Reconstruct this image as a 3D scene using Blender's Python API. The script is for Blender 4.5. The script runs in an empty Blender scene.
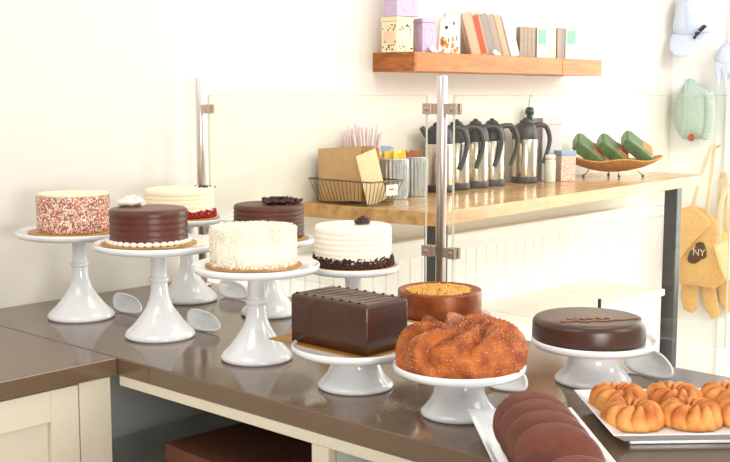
import bpy, math, random
from math import sin, cos, pi, radians
from mathutils import Vector, Matrix
random.seed(7)
SC = bpy.context.scene
COL = SC.collection

# ------------------------------------------------------------------ camera
cam_d = bpy.data.cameras.new('camera'); cam = bpy.data.objects.new('camera', cam_d); COL.objects.link(cam)
cam_d.sensor_width = 36.0; cam_d.lens = 53.83; cam_d.clip_start = .05
cam.location = (0, 0, 1.48)
cam.rotation_euler = (radians(90 - 7.102), 0, radians(42.416 - 90))
SC.camera = cam

# ------------------------------------------------------------------ world and lights
W = bpy.data.worlds.new('world'); SC.world = W; W.use_nodes = True
bg = W.node_tree.nodes['Background']; bg.inputs[0].default_value = (1.0, .975, .94, 1); bg.inputs[1].default_value = .80

def area(name, loc, target, sx, sy, power, col):
    d = bpy.data.lights.new(name, 'AREA'); d.shape = 'RECTANGLE'; d.size = sx; d.size_y = sy; d.energy = power; d.color = col
    o = bpy.data.objects.new(name, d); COL.objects.link(o); o.location = loc
    o.rotation_euler = (Vector(target) - Vector(loc)).to_track_quat('-Z', 'Y').to_euler()
    return o
area('window_daylight', (5.5, 1.3, 1.5), (3.2, 1.5, 1.0), 2.0, 2.2, 85, (1.0, .98, .96))
area('front_fill_light', (2.9, -.9, 2.6), (4.9, 2.3, .7), 1.8, 1.4, 50, (1.0, .985, .95))  # added fill with no visible source, whitens the right wall and floor
area('right_corner_fill', (3.9, .4, 2.5), (5.2, 2.3, .9), .9, .7, 38, (1.0, .985, .96))  # second added fill, closer in, to brighten the right wall further
area('shelf_interior_fill', (.45, -.9, 1.3), (1.5, 2.3, .75), .8, .5, 42, (1.0, .97, .93))  # low fill light added to brighten the open shelf interior under the counter
area('soft_key_light', (-.3, 1.3, 3.1), (1.7, 1.7, .9), 1.6, 1.2, 26, (1.0, .95, .89))  # soft key light added to give the cakes shape, not a room fixture
area('ceiling_track_light', (2.6, 1.3, 3.0), (2.6, 1.9, 1.0), 1.2, .5, 14, (1.0, .9, .74))
SC.view_settings.view_transform = 'Standard'; SC.view_settings.look = 'None'
SC.view_settings.exposure = -0.25; SC.view_settings.gamma = 1.0; SC.view_settings.use_curve_mapping = False

# ------------------------------------------------------------------ materials
def lin(c):
    return tuple(((x/255)/12.92 if x/255 <= .04045 else ((x/255+.055)/1.055)**2.4) for x in c)

def mat(name, rgb, rough=.5, metal=0.0, var=0.0, vscale=40.0, bump=0.0, bscale=120.0, rgb2=None, coat=0.0, spec=None, stretch=None, sss=0.0):
    m = bpy.data.materials.new(name); m.use_nodes = True
    nt = m.node_tree; b = nt.nodes['Principled BSDF']; L = nt.links
    b.inputs['Roughness'].default_value = rough; b.inputs['Metallic'].default_value = metal
    if coat: b.inputs['Coat Weight'].default_value = coat; b.inputs['Coat Roughness'].default_value = .08
    if spec is not None: b.inputs['Specular IOR Level'].default_value = spec
    if sss:
        b.inputs['Subsurface Weight'].default_value = sss; b.inputs['Subsurface Radius'].default_value = (.01, .006, .004)
        b.inputs['Subsurface Scale'].default_value = .5
    c1 = lin(rgb)
    tc = nt.nodes.new('ShaderNodeTexCoord'); mp = nt.nodes.new('ShaderNodeMapping')
    L.new(tc.outputs['Object'], mp.inputs['Vector'])
    if stretch: mp.inputs['Scale'].default_value = stretch
    n = nt.nodes.new('ShaderNodeTexNoise'); n.inputs['Scale'].default_value = vscale; n.inputs['Detail'].default_value = 4
    L.new(mp.outputs['Vector'], n.inputs['Vector'])
    r = nt.nodes.new('ShaderNodeValToRGB'); L.new(n.outputs['Fac'], r.inputs['Fac'])
    v = max(var, .015)
    c2 = lin(rgb2) if rgb2 else tuple(min(1, x*(1+v)) for x in c1)
    c0 = c1 if rgb2 else tuple(x*(1-v) for x in c1)
    r.color_ramp.elements[0].position = .32; r.color_ramp.elements[0].color = (*c0, 1)
    r.color_ramp.elements[1].position = .68; r.color_ramp.elements[1].color = (*c2, 1)
    L.new(r.outputs['Color'], b.inputs['Base Color'])
    if bump:
        n2 = nt.nodes.new('ShaderNodeTexNoise'); n2.inputs['Scale'].default_value = bscale; n2.inputs['Detail'].default_value = 3
        L.new(mp.outputs['Vector'], n2.inputs['Vector'])
        bp = nt.nodes.new('ShaderNodeBump'); bp.inputs['Strength'].default_value = bump; bp.inputs['Distance'].default_value = .004
        L.new(n2.outputs['Fac'], bp.inputs['Height']); L.new(bp.outputs['Normal'], b.inputs['Normal'])
    return m

def voronoi_mat(name, cols, scale, rough=.5, bump=.4):
    m = bpy.data.materials.new(name); m.use_nodes = True; nt = m.node_tree; L = nt.links; b = nt.nodes['Principled BSDF']
    b.inputs['Roughness'].default_value = rough
    tc = nt.nodes.new('ShaderNodeTexCoord'); v = nt.nodes.new('ShaderNodeTexVoronoi'); v.inputs['Scale'].default_value = scale
    L.new(tc.outputs['Object'], v.inputs['Vector'])
    sep = nt.nodes.new('ShaderNodeSeparateColor'); L.new(v.outputs['Color'], sep.inputs['Color'])
    r = nt.nodes.new('ShaderNodeValToRGB'); r.color_ramp.interpolation = 'CONSTANT'
    e = r.color_ramp.elements
    while len(e) < len(cols): e.new(.5)
    for i, c in enumerate(cols): e[i].position = i/len(cols); e[i].color = (*lin(c), 1)
    L.new(sep.outputs[0], r.inputs['Fac']); L.new(r.outputs['Color'], b.inputs['Base Color'])
    bp = nt.nodes.new('ShaderNodeBump'); bp.inputs['Strength'].default_value = bump; bp.inputs['Distance'].default_value = .003; bp.invert = True
    L.new(v.outputs['Distance'], bp.inputs['Height']); L.new(bp.outputs['Normal'], b.inputs['Normal'])
    return m

def wood_mat(name, a, c, scale=3.0, stretch=(1, 14, 14), rough=.35, plank=0, plank_dir=1):
    m = bpy.data.materials.new(name); m.use_nodes = True; nt = m.node_tree; L = nt.links; b = nt.nodes['Principled BSDF']
    b.inputs['Roughness'].default_value = rough
    tc = nt.nodes.new('ShaderNodeTexCoord'); mp = nt.nodes.new('ShaderNodeMapping'); mp.inputs['Scale'].default_value = stretch
    L.new(tc.outputs['Object'], mp.inputs['Vector'])
    n = nt.nodes.new('ShaderNodeTexNoise'); n.inputs['Scale'].default_value = scale; n.inputs['Detail'].default_value = 8; n.inputs['Distortion'].default_value = .8
    L.new(mp.outputs['Vector'], n.inputs['Vector'])
    r = nt.nodes.new('ShaderNodeValToRGB'); r.color_ramp.elements[0].position = .3; r.color_ramp.elements[1].position = .7
    r.color_ramp.elements[0].color = (*lin(a), 1); r.color_ramp.elements[1].color = (*lin(c), 1)
    L.new(n.outputs['Fac'], r.inputs['Fac'])
    out = r.outputs['Color']
    if plank:
        br = nt.nodes.new('ShaderNodeTexBrick'); br.inputs['Scale'].default_value = 1
        br.inputs['Brick Width'].default_value = .62; br.inputs['Row Height'].default_value = plank; br.inputs['Mortar Size'].default_value = 0
        br.inputs['Color1'].default_value = (.84, .84, .84, 1); br.inputs['Color2'].default_value = (1, 1, 1, 1)
        L.new(tc.outputs['Object'], br.inputs['Vector'])
        mx = nt.nodes.new('ShaderNodeMix'); mx.data_type = 'RGBA'; mx.blend_type = 'MULTIPLY'; mx.inputs[0].default_value = 1
        L.new(out, mx.inputs[6]); L.new(br.outputs['Color'], mx.inputs[7]); out = mx.outputs[2]
    L.new(out, b.inputs['Base Color'])
    return m

def glass_mat(name, tint, gloss=.05, alpha_tint=1.0):
    m = bpy.data.materials.new(name); m.use_nodes = True; nt = m.node_tree; L = nt.links
    for n in list(nt.nodes): nt.nodes.remove(n)
    o = nt.nodes.new('ShaderNodeOutputMaterial'); t = nt.nodes.new('ShaderNodeBsdfTransparent'); g = nt.nodes.new('ShaderNodeBsdfGlossy')
    t.inputs[0].default_value = (*tint, 1); g.inputs['Roughness'].default_value = .02
    lw = nt.nodes.new('ShaderNodeLayerWeight'); lw.inputs[0].default_value = .5     # facing works the same on both sides of the pane
    pw = nt.nodes.new('ShaderNodeMath'); pw.operation = 'POWER'; pw.inputs[1].default_value = 4.5
    ma = nt.nodes.new('ShaderNodeMath'); ma.operation = 'MULTIPLY_ADD'; ma.inputs[1].default_value = .6; ma.inputs[2].default_value = .025
    mx = nt.nodes.new('ShaderNodeMixShader')
    L.new(lw.outputs['Facing'], pw.inputs[0]); L.new(pw.outputs[0], ma.inputs[0]); L.new(ma.outputs[0], mx.inputs[0]); L.new(t.outputs[0], mx.inputs[1]); L.new(g.outputs[0], mx.inputs[2]); L.new(mx.outputs[0], o.inputs[0])
    return m

M = {}
M['wall'] = mat('wall_paint', (230, 225, 216), .75, var=.02, vscale=3)
M['wall_white'] = mat('white_paint', (246, 246, 244), .6)
M['floor'] = mat('pale_floor', (225, 218, 205), .45, var=.05, vscale=6)
M['quartz'] = mat('brown_quartz', (110, 89, 70), .09, var=.08, vscale=220, spec=.6)
M['quartz_edge'] = mat('brown_quartz_edge', (107, 88, 70), .3, var=.08, vscale=220)
M['cream'] = mat('cream_cabinet_paint', (222, 213, 192), .45)
M['cream2'] = mat('cream_bench_paint', (238, 235, 226), .5)
M['interior'] = mat('pale_cabinet_interior', (232, 236, 230), .6)
M['ceramic'] = mat('white_ceramic', (240, 242, 244), .12, coat=.5)
M['steel'] = mat('brushed_steel', (216, 206, 200), .34, metal=1.0, var=.05, vscale=60, stretch=(1, 1, .05))
M['steel_dark'] = mat('steel_clamp', (190, 172, 156), .3, metal=1.0)
M['glass'] = glass_mat('clear_glass', (.975, .985, .955))
M['glass_edge'] = mat('green_glass_edge', (206, 206, 184), .25)
M['butcher'] = wood_mat('butcher_block', (184, 132, 78), (216, 172, 114), 3.0, (1.2, 9, 9), .2, plank=.045)
M['oak'] = wood_mat('oak_shelf', (168, 92, 30), (200, 124, 50), 4.0, (1.5, 14, 14), .4)
M['oak_end'] = wood_mat('oak_shelf_end_grain', (132, 68, 20), (188, 110, 42), 5.0, (3, 3, 22), .45)
M['leg_dark'] = mat('dark_blue_grey_metal', (62, 62, 64), .4, var=.05)
M['choc_satin'] = mat('chocolate_buttercream', (90, 42, 26), .38, var=.1, vscale=60, bump=.15, bscale=160)
M['choc_dark'] = mat('dark_chocolate_glaze', (70, 42, 30), .3, var=.12, vscale=30, bump=.25, bscale=60)
M['choc_glaze'] = mat('smooth_chocolate_glaze', (72, 45, 32), .32, var=.06, vscale=20)
M['choc_flower'] = mat('dark_chocolate_curls', (60, 28, 20), .45, var=.2, vscale=80, bump=.3)
M['choc_rose'] = mat('chocolate_curl_body', (92, 46, 32), .5, var=.14, vscale=90, bump=.3, bscale=200)
M['whoopie'] = mat('chocolate_cookie_dome', (104, 48, 27), .5, var=.14, vscale=70, bump=.12, bscale=200)
M['butter'] = mat('ivory_buttercream', (250, 236, 204), .5, var=.03, vscale=40, sss=.1)
M['butter_white'] = mat('white_buttercream', (250, 242, 226), .5, var=.02, vscale=40, sss=.1)
M['coconut'] = mat('shaved_coconut', (252, 244, 226), .6, var=.03, vscale=60)
M['sprinkle'] = voronoi_mat('nonpareil_sprinkles', [(206, 96, 76), (240, 206, 176), (216, 134, 88), (240, 196, 170), (98, 112, 140), (220, 120, 104), (255, 246, 230), (220, 164, 80), (150, 84, 76), (246, 222, 196), (252, 240, 220), (176, 110, 120)], 320, .45, .6)
M['red_crumb'] = mat('red_velvet_crumbs', (170, 22, 24), .75, var=.3, vscale=120)
M['dark_crumb'] = mat('dark_chocolate_crumbs', (70, 36, 26), .7, var=.3, vscale=120)
M['gold_board'] = mat('gold_cake_board', (190, 136, 62), .35, metal=.35, var=.1, vscale=50)
M['bundt'] = mat('caramel_bundt_crust', (140, 58, 12), .5, var=.3, vscale=45, bump=.8, bscale=330, rgb2=(208, 114, 42))
M['cheese_side'] = mat('baked_cheesecake_crust', (100, 40, 14), .35, var=.3, vscale=22, rgb2=(160, 80, 28), bump=.1)
M['crumble'] = mat('golden_crumble', (214, 150, 58), .7, var=.3, vscale=110, rgb2=(240, 192, 106))
M['pastry'] = mat('sugared_fried_pastry', (186, 98, 30), .6, rgb2=(228, 160, 84), vscale=28, bump=.4, bscale=280)
M['icing'] = mat('pink_brown_icing', (158, 108, 88), .5)
M['kraft'] = mat('kraft_paper', (200, 158, 108), .8, var=.06, vscale=30)
M['kraft_light'] = mat('cream_card', (226, 204, 162), .8, var=.03)
M['kraft_dark'] = mat('brown_cardboard', (122, 76, 52), .8, var=.06, vscale=40)
M['wire'] = mat('dark_wire', (112, 98, 78), .4, metal=.8)
M['tag_white'] = mat('white_card', (240, 234, 222), .6)
M['ink'] = mat('dark_ink', (52, 44, 40), .7)
M['galv'] = mat('galvanised_metal', (176, 178, 178), .38, metal=.75, var=.14, vscale=34)
M['straw'] = mat('white_paper_straw_wrap', (232, 224, 230), .5, var=.03)
M['straw_red'] = mat('red_straw_stripe', (232, 190, 188), .5)
M['yellow'] = mat('yellow_packet', (246, 204, 64), .6, var=.1)
M['blue_pk'] = mat('blue_packet', (150, 176, 212), .6, var=.1)
M['white_pk'] = mat('white_packet', (248, 242, 224), .6)
M['brown_pk'] = mat('brown_packet', (176, 100, 56), .7, var=.1)
M['black'] = mat('black_plastic', (58, 56, 58), .42)
M['brushed'] = mat('thermos_steel', (206, 196, 178), .22, metal=1.0, var=.04, stretch=(1, 1, .1))
M['bottle_green'] = mat('green_bottle_glass', (44, 70, 50), .15)
M['lilac_grey'] = mat('lilac_grey_tin', (206, 198, 204), .4, var=.03)
M['pale_green'] = mat('pale_green_label', (218, 222, 204), .5, var=.12, vscale=60)
M['floral'] = mat('floral_tin_paint', (244, 222, 208), .45, rgb2=(196, 150, 136), vscale=120)
M['blue_lid'] = mat('pale_blue_lid', (150, 176, 200), .4)
M['wicker'] = mat('woven_wicker', (166, 112, 52), .7, rgb2=(218, 164, 92), vscale=110, bump=.8, bscale=150)
M['green_bag'] = mat('dark_green_coffee_bag', (86, 114, 68), .4, var=.3, vscale=24, bump=.2, bscale=40)
M['orange'] = mat('orange_label', (234, 112, 52), .5)
M['lilac'] = mat('lilac_tin', (204, 180, 214), .4, var=.04)
M['lilac_lt'] = mat('pale_lilac_tin_panel', (226, 212, 230), .4)
M['cream_tin'] = mat('cream_tin', (240, 226, 186), .45, var=.04)
M['peach'] = mat('peach_tin_panel', (240, 204, 176), .5, var=.04)
M['box_white'] = mat('white_carton', (246, 240, 228), .5, var=.03)
M['orange_pt'] = mat('orange_print', (232, 140, 60), .5, var=.2)
M['taupe'] = mat('taupe_book_cloth', (182, 164, 148), .65, var=.05)
M['grey_bk'] = mat('grey_book_cloth', (164, 156, 150), .6, var=.05)
M['tan_bk'] = mat('tan_book_cloth', (206, 182, 154), .65, var=.05)
M['red_bk'] = mat('coral_red_spine', (232, 92, 64), .5)
M['silver'] = mat('silvery_glossy_cover', (226, 224, 228), .2, var=.04)
M['mint'] = mat('mint_print', (140, 200, 164), .5, var=.08)
M['cap'] = mat('pale_blue_cotton', (196, 206, 226), .85, var=.04, vscale=60, bump=.15, bscale=400)
M['sage'] = mat('sage_green_knit', (172, 190, 180), .9, var=.08, vscale=90, bump=.5, bscale=260)
M['sage_lt'] = mat('pale_sage_rib_knit', (200, 214, 206), .9, var=.06, vscale=90)
M['rust'] = mat('rust_flower', (176, 80, 62), .7)
M['jute'] = mat('tan_jute_canvas', (226, 182, 120), .85, var=.1, vscale=90, bump=.25, bscale=300)
M['jute_lt'] = mat('cream_canvas', (244, 226, 178), .85, var=.05)
M['strap'] = mat('beige_cotton_strap', (226, 206, 172), .85, var=.05)
M['badge'] = mat('dark_brown_print', (84, 58, 44), .7)

# ------------------------------------------------------------------ mesh builder
class MB:
    def __init__(self): self.v = []; self.f = []; self.sm = []
    def add(self, vs, fs, smooth=False):
        o = len(self.v); self.v += [tuple(p) for p in vs]
        self.f += [tuple(i+o for i in f) for f in fs]; self.sm += [smooth]*len(fs); return self
    def box(self, c, s, rot=None):
        hx, hy, hz = s[0]/2, s[1]/2, s[2]/2
        ps = [Vector((x, y, z)) for x in (-hx, hx) for y in (-hy, hy) for z in (-hz, hz)]
        if rot is not None: ps = [rot @ p for p in ps]
        c = Vector(c); ps = [p+c for p in ps]
        return self.add(ps, [(0, 1, 3, 2), (4, 6, 7, 5), (0, 4, 5, 1), (2, 3, 7, 6), (0, 2, 6, 4), (1, 5, 7, 3)])
    def grid(self, fn, nu, nv, cu=False, cv=False, smooth=True):
        vs = [fn(i/(nu if cu else nu-1), j/(nv if cv else nv-1)) for i in range(nu) for j in range(nv)]
        fs = []
        for i in range(nu if cu else nu-1):
            for j in range(nv if cv else nv-1):
                i2 = (i+1) % nu; j2 = (j+1) % nv
                fs.append((i*nv+j, i2*nv+j, i2*nv+j2, i*nv+j2))
        return self.add(vs, fs, smooth)
    def lathe(self, prof, n=64, c=(0, 0, 0), jit=0.0, sx=1.0, sy=1.0):
        vs = []; fs = []; m = len(prof)
        for i in range(n):
            a = 2*pi*i/n
            for (r, z) in prof:
                rr = r + (random.uniform(-jit, jit) if r > .002 else 0)
                vs.append((c[0]+rr*cos(a)*sx, c[1]+rr*sin(a)*sy, c[2]+z))
        for i in range(n):
            i2 = (i+1) % n
            for j in range(m-1): fs.append((i*m+j, i2*m+j, i2*m+j+1, i*m+j+1))
        return self.add(vs, fs, True)
    def tube(self, pts, r, n=8, caps=True):
        pts = [Vector(p) for p in pts]; m = len(pts)
        rs = r if isinstance(r, (list, tuple)) else [r]*m
        vs = []; fs = []; prev = None
        for i, p in enumerate(pts):
            t = (pts[min(i+1, m-1)] - pts[max(i-1, 0)]).normalized()
            if prev is None:
                a = Vector((0, 0, 1)) if abs(t.z) < .9 else Vector((1, 0, 0)); u = t.cross(a).normalized()
            else: u = (prev - t*prev.dot(t)).normalized()
            prev = u; w = t.cross(u)
            for k in range(n):
                th = 2*pi*k/n; vs.append(p + (u*cos(th)+w*sin(th))*rs[i])
        for i in range(m-1):
            for k in range(n): fs.append((i*n+k, i*n+(k+1) % n, (i+1)*n+(k+1) % n, (i+1)*n+k))
        self.add(vs, fs, True)
        if caps:
            self.add(vs[:n], [tuple(reversed(range(n)))]); self.add(vs[-n:], [tuple(range(n))])
        return self
    def strap(self, pts, width, thick, wdir):
        wd = Vector(wdir).normalized(); pts = [Vector(p) for p in pts]; vs = []; fs = []
        for i, p in enumerate(pts):
            t = (pts[min(i+1, len(pts)-1)]-pts[max(i-1, 0)]).normalized(); nn = t.cross(wd).normalized()
            for a, b in ((-1, -1), (1, -1), (1, 1), (-1, 1)): vs.append(p + wd*(a*width/2) + nn*(b*thick/2))
        for i in range(len(pts)-1):
            for k in range(4): fs.append((i*4+k, i*4+(k+1) % 4, (i+1)*4+(k+1) % 4, (i+1)*4+k))
        e = len(vs)-4
        fs += [(3, 2, 1, 0), (e, e+1, e+2, e+3)]
        return self.add(vs, fs, False)
    def prism(self, poly, z0, z1, smooth=False):
        n = len(poly); vs = [(x, y, z0) for x, y in poly] + [(x, y, z1) for x, y in poly]
        fs = [tuple(reversed(range(n))), tuple(range(n, 2*n))] + [(i, (i+1) % n, n+(i+1) % n, n+i) for i in range(n)]
        return self.add(vs, fs, smooth)
    def ball(self, c, r, nu=10, nv=7, s=(1, 1, 1), rot=None):
        c = Vector(c)
        def fn(u, v):
            th = 2*pi*u; ph = pi*v
            p = Vector((r*sin(ph)*cos(th)*s[0], r*sin(ph)*sin(th)*s[1], -r*cos(ph)*s[2]))
            return (rot @ p if rot is not None else p) + c
        return self.grid(fn, nu, nv, cu=True)
    def blob(self, c, r):       # small irregular crumb
        c = Vector(c); q = Matrix.Rotation(random.uniform(0, 6), 3, Vector((random.uniform(-1, 1), random.uniform(-1, 1), .3)).normalized())
        ps = [Vector(d)*r*random.uniform(.7, 1.2) for d in ((1, 0, 0), (-1, 0, 0), (0, 1, 0), (0, -1, 0), (0, 0, 1), (0, 0, -1))]
        ps = [q @ p + c for p in ps]
        return self.add(ps, [(0, 2, 4), (2, 1, 4), (1, 3, 4), (3, 0, 4), (2, 0, 5), (1, 2, 5), (3, 1, 5), (0, 3, 5)], True)
    def pillow(self, outline, depth, fn, rings=6, back=0.3, flat=False):
        # outline: 2-D points; fn(a, b, d) -> 3-D, d = inflation towards the viewer side
        n = len(outline); ca = sum(p[0] for p in outline)/n; cb = sum(p[1] for p in outline)/n
        for sgn, dep in ((1, depth), (-1, depth*back)):
            vs = []
            for k in range(rings):
                s = cos(k/(rings-1)*pi/2*.97); d = sgn*dep*sin(k/(rings-1)*pi/2)
                if flat: s = (1, .985, .95, .86, .6, .15)[k]; d = sgn*dep*(1-s**5)
                for (a, b) in outline: vs.append(fn(ca+(a-ca)*s, cb+(b-cb)*s, d))
            fs = []
            for k in range(rings-1):
                for i in range(n):
                    q = (k*n+i, k*n+(i+1) % n, (k+1)*n+(i+1) % n, (k+1)*n+i); fs.append(q if sgn > 0 else q[::-1])
            fs.append(tuple(range((rings-1)*n, rings*n)) if sgn > 0 else tuple(reversed(range((rings-1)*n, rings*n))))
            self.add(vs, fs, True)
        return self

def obj(name, mb, material, parent=None, loc=None, rz=0, bevel=0, subsurf=0, kind=None, label=None):
    me = bpy.data.meshes.new(name); me.from_pydata(mb.v, [], mb.f)
    me.polygons.foreach_set('use_smooth', mb.sm); me.materials.append(material); me.update()
    o = bpy.data.objects.new(name, me); COL.objects.link(o)
    if parent: o.parent = parent
    if loc is not None: o.location = loc
    if rz: o.rotation_euler.z = rz
    if bevel:
        b = o.modifiers.new('bevel', 'BEVEL'); b.width = bevel; b.segments = 3; b.limit_method = 'ANGLE'; b.angle_limit = radians(40)
    if subsurf:
        s = o.modifiers.new('sub', 'SUBSURF'); s.levels = subsurf; s.render_levels = subsurf
    if kind: o['kind'] = kind
    if label: o['label'] = label
    return o
def tag(o, label, cat, group=None):
    o['label'] = label; o['category'] = cat
    if group: o['group'] = group
    return o
def thing(name, label, cat, loc=(0, 0, 0), rz=0, group=None):
    o = bpy.data.objects.new(name, None); COL.objects.link(o); o.empty_display_size = .05
    o.location = loc; o.rotation_euler = (0, 0, rz)
    return tag(o, label, cat, group)
def struct(name, mb, m, **k): return obj(name, mb, m, kind='structure', **k)
def copy_thing(root, loc, rz, label, group=None):
    r = root.copy(); COL.objects.link(r); r.location = loc; r.rotation_euler = (0, 0, rz); r['label'] = label
    if group: r['group'] = group
    for ch in list(root.children):
        c = ch.copy(); COL.objects.link(c); c.parent = r
        for g in list(ch.children):
            d = g.copy(); COL.objects.link(d); d.parent = c
    return r
def smoothpath(pts, n=6):
    pts = [Vector(p) for p in pts]; out = []
    for i in range(len(pts)-1):
        p0 = pts[max(i-1, 0)]; p1 = pts[i]; p2 = pts[i+1]; p3 = pts[min(i+2, len(pts)-1)]
        for k in range(n):
            t = k/n; out.append(.5*((2*p1)+(p2-p0)*t+(2*p0-5*p1+4*p2-p3)*t*t+(3*p1-p0-3*p2+p3)*t**3))
    out.append(pts[-1]); return out
def smooth2(pts, n=4):          # closed smooth outline
    q = [Vector((a, b, 0)) for a, b in pts]; m = len(q); out = []
    for i in range(m):
        p0, p1, p2, p3 = q[i-1], q[i], q[(i+1) % m], q[(i+2) % m]
        for k in range(n):
            t = k/n; v = .5*((2*p1)+(p2-p0)*t+(2*p0-5*p1+4*p2-p3)*t*t+(3*p1-p0-3*p2+p3)*t**3); out.append((v.x, v.y))
    return out

YW = 2.63; XR = 5.2; ZC = .92; ZW = 1.122
# ================================================================== SETTING
struct('wall_back', MB().box((2.2, YW+.05, 1.6), (6.4, .1, 3.2)), M['wall'])
struct('floor', MB().box((2.0, .6, -.05), (8.4, 4.4, .1)), M['floor'])
DY0, DY1 = .35, 2.24
w = MB().box((XR+.05, (DY1+YW)/2, 1.6), (.1, YW-DY1, 3.2)).box((XR+.05, (DY0+DY1)/2, 2.85), (.1, DY1-DY0, .7)).box((XR+.05, DY0-.55, 1.6), (.1, 1.1, 3.2))
struct('wall_right', w, M['wall_white'])
struct('trim_1', MB().box((XR-.012, DY1+.045, 1.25), (.024, .09, 2.5)).box((XR-.012, DY0-.045, 1.25), (.024, .09, 2.5)).box((XR-.012, (DY0+DY1)/2, 2.545), (.024, DY1-DY0+.18, .09)), M['wall_white'], bevel=.004)
win = MB()
for y in (DY0+.03, (DY0+DY1)/2, DY1-.03): win.box((XR+.05, y, 1.25), (.05, .06, 2.5))
for z in (.06, 2.47): win.box((XR+.05, (DY0+DY1)/2, z), (.05, DY1-DY0, .09))
wf = struct('window_1', win, M['wall_white'])
obj('pane', MB().box((XR+.05, (DY0+DY1)/2, 1.26), (.006, DY1-DY0, 2.4)), M['glass'], wf)
# bead board with vertical grooves under the wooden counter, and its cap rail
poly = [(2.08, YW)]; x = 2.08
while x < XR-.01:
    poly += [(x, YW-.018), (x+.060, YW-.018), (x+.063, YW-.0115), (x+.066, YW-.0115)]; x += .069
poly += [(XR-.001, YW-.018), (XR-.001, YW)]
struct('trim_2', MB().prism(poly, .05, .875), M['wall_white'])
struct('trim_3', MB().box(((2.08+XR)/2, YW-.016, .902), (XR-2.08, .032, .06)).box(((2.08+XR)/2, YW-.024, .938), (XR-2.08, .048, .014)), M['wall_white'], bevel=.005)

# ================================================================== DISPLAY COUNTER
wc = MB().prism([(-.3, 1.94), (1.3340, 1.94), (1.3340, YW-.001), (-.3, YW-.001)], ZC-.038, ZC)
o = obj('countertop', wc, M['quartz'], bevel=.003); tag(o, 'glossy brown stone countertop slab over the cream cabinet along the wall', 'countertop')
pc = MB().prism([(1.3352, YW-.001), (1.3352, .93), (.5, .93), (.5, .3), (2.06, .3), (2.085, YW-.001)], ZC-.038, ZC)
o = obj('countertop', pc, M['quartz'], bevel=.003); tag(o, 'long glossy brown stone countertop under the cake stands and trays', 'countertop')

cab = thing('base_cabinet', 'cream cabinet with recessed panel door at the lower left corner', 'cabinet', (.6, 1.955, 0))
zt = ZC-.0395
obj('cabinet_body', MB().box((-.1, .335, zt/2+.04), (1.68, .62, zt-.08)), M['cream'], cab)
obj('filler_stile', MB().box((.686, .01, zt/2+.04), (.078, .022, zt-.085)), M['cream'], cab, bevel=.002)
def shaker(x0, x1, z0, z1):
    m = MB(); fw = .066; cx = (x0+x1)/2; cz = (z0+z1)/2
    m.box((x0+fw/2, .008, cz), (fw, .022, z1-z0)).box((x1-fw/2, .008, cz), (fw, .022, z1-z0))
    m.box((cx, .008, z1-fw/2), (x1-x0-2*fw, .022, fw)).box((cx, .008, z0+fw/2), (x1-x0-2*fw, .022, fw))
    m.box((cx, .014, cz), (x1-x0-2*fw, .008, z1-z0-2*fw)); return m
obj('door', shaker(.19, .643, .1, zt-.004), M['cream'], cab, bevel=.0015)
obj('door', shaker(-.27, .184, .1, zt-.004), M['cream'], cab, bevel=.0015)

sh = thing('open_shelf_unit', 'cream open shelf unit under the front edge of the long countertop', 'shelf unit', (1.338, 1.2, 0))
m = MB().box((.010, .225, zt-.011), (.020, 1.03, .022)); obj('top_rail', m, M['cream'], sh, bevel=.0015)
obj('stile', MB().box((.011, .133, (zt-.0225)/2), (.0198, .042, zt-.0225)), M['cream'], sh, bevel=.0015)
obj('shelf_board', MB().box((.34, .35, .59), (.62, 1.55, .02)), M['interior'], sh)
obj('back_panel', MB().box((.66, .35, zt/2), (.015, 1.55, zt-.02)), M['interior'], sh)
obj('end_panel', MB().box((.34, 1.13, zt/2), (.62, .015, zt-.02)), M['interior'], sh)
obj('divider_panel', MB().box((.34, .133, zt/2+.3), (.61, .018, zt-.62)), M['interior'], sh)

def carton(loc, rz, sx, sy, sz, label, seam=True):
    t = thing('cardboard_box', label, 'box', loc, rz)
    obj('box_body', MB().box((0, 0, sz/2-.002), (sx, sy, sz-.004)), M['kraft_dark'], t, bevel=.002)
    obj('box_lid', MB().box((0, 0, sz-.003), (sx+.004, sy+.004, .005)).box((sx*.18, -sy*.3, sz+.001), (sx*.6, sy*.36, .003)), M['kraft_dark'], t, bevel=.001)
    obj('tuck_flap', MB().box((-sx/2-.002, 0, sz-.016), (.002, .14, .026)), M['kraft_dark'], t, bevel=.001)
    return t
carton((1.60, 1.692, .601), radians(-3), .33, .46, .105, 'brown cardboard box with a closed lid on the shelf under the counter')
carton((1.66, 1.05, .601), radians(-12), .34, .36, .17, 'brown cardboard box mostly hidden beyond the cream shelf post')

# ================================================================== GLASS GUARD
def post(x, y, h, label, clamps):
    t = thing('guard_post', label, 'post', (x, y, ZC), 0, 'steel posts of the glass guard')
    obj('tube', MB().lathe([(0, .0), (.0125, .0), (.0125, h-.002), (.0115, h), (0, h)], 32), M['steel'], t)
    obj('base_flange', MB().lathe([(0, 0), (.026, 0), (.026, .006), (.022, .009), (.0126, .009)], 32), M['steel'], t)
    for (dy, z) in clamps:
        c = MB().box((0, dy*.028, z), (.014, .034, .024)).box((-.008, dy*.038, z), (.008, .026, .026)).box((.008, dy*.038, z), (.008, .026, .026))
        c.ball((-.012, dy*.038, z), .0055, s=(.5, 1, 1))
        obj('clamp', c, M['steel_dark'], t, bevel=.002)
    return t
post(2.037, 2.512, .609, 'slim steel guard post standing nearest the wall behind the stands', [(-1, .520), (-1, .17)])
post(2.056, 1.63, .606, 'slim steel guard post standing in front of the wooden counter corner', [(1, .527), (-1, .527), (1, .183), (-1, .183)])
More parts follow.
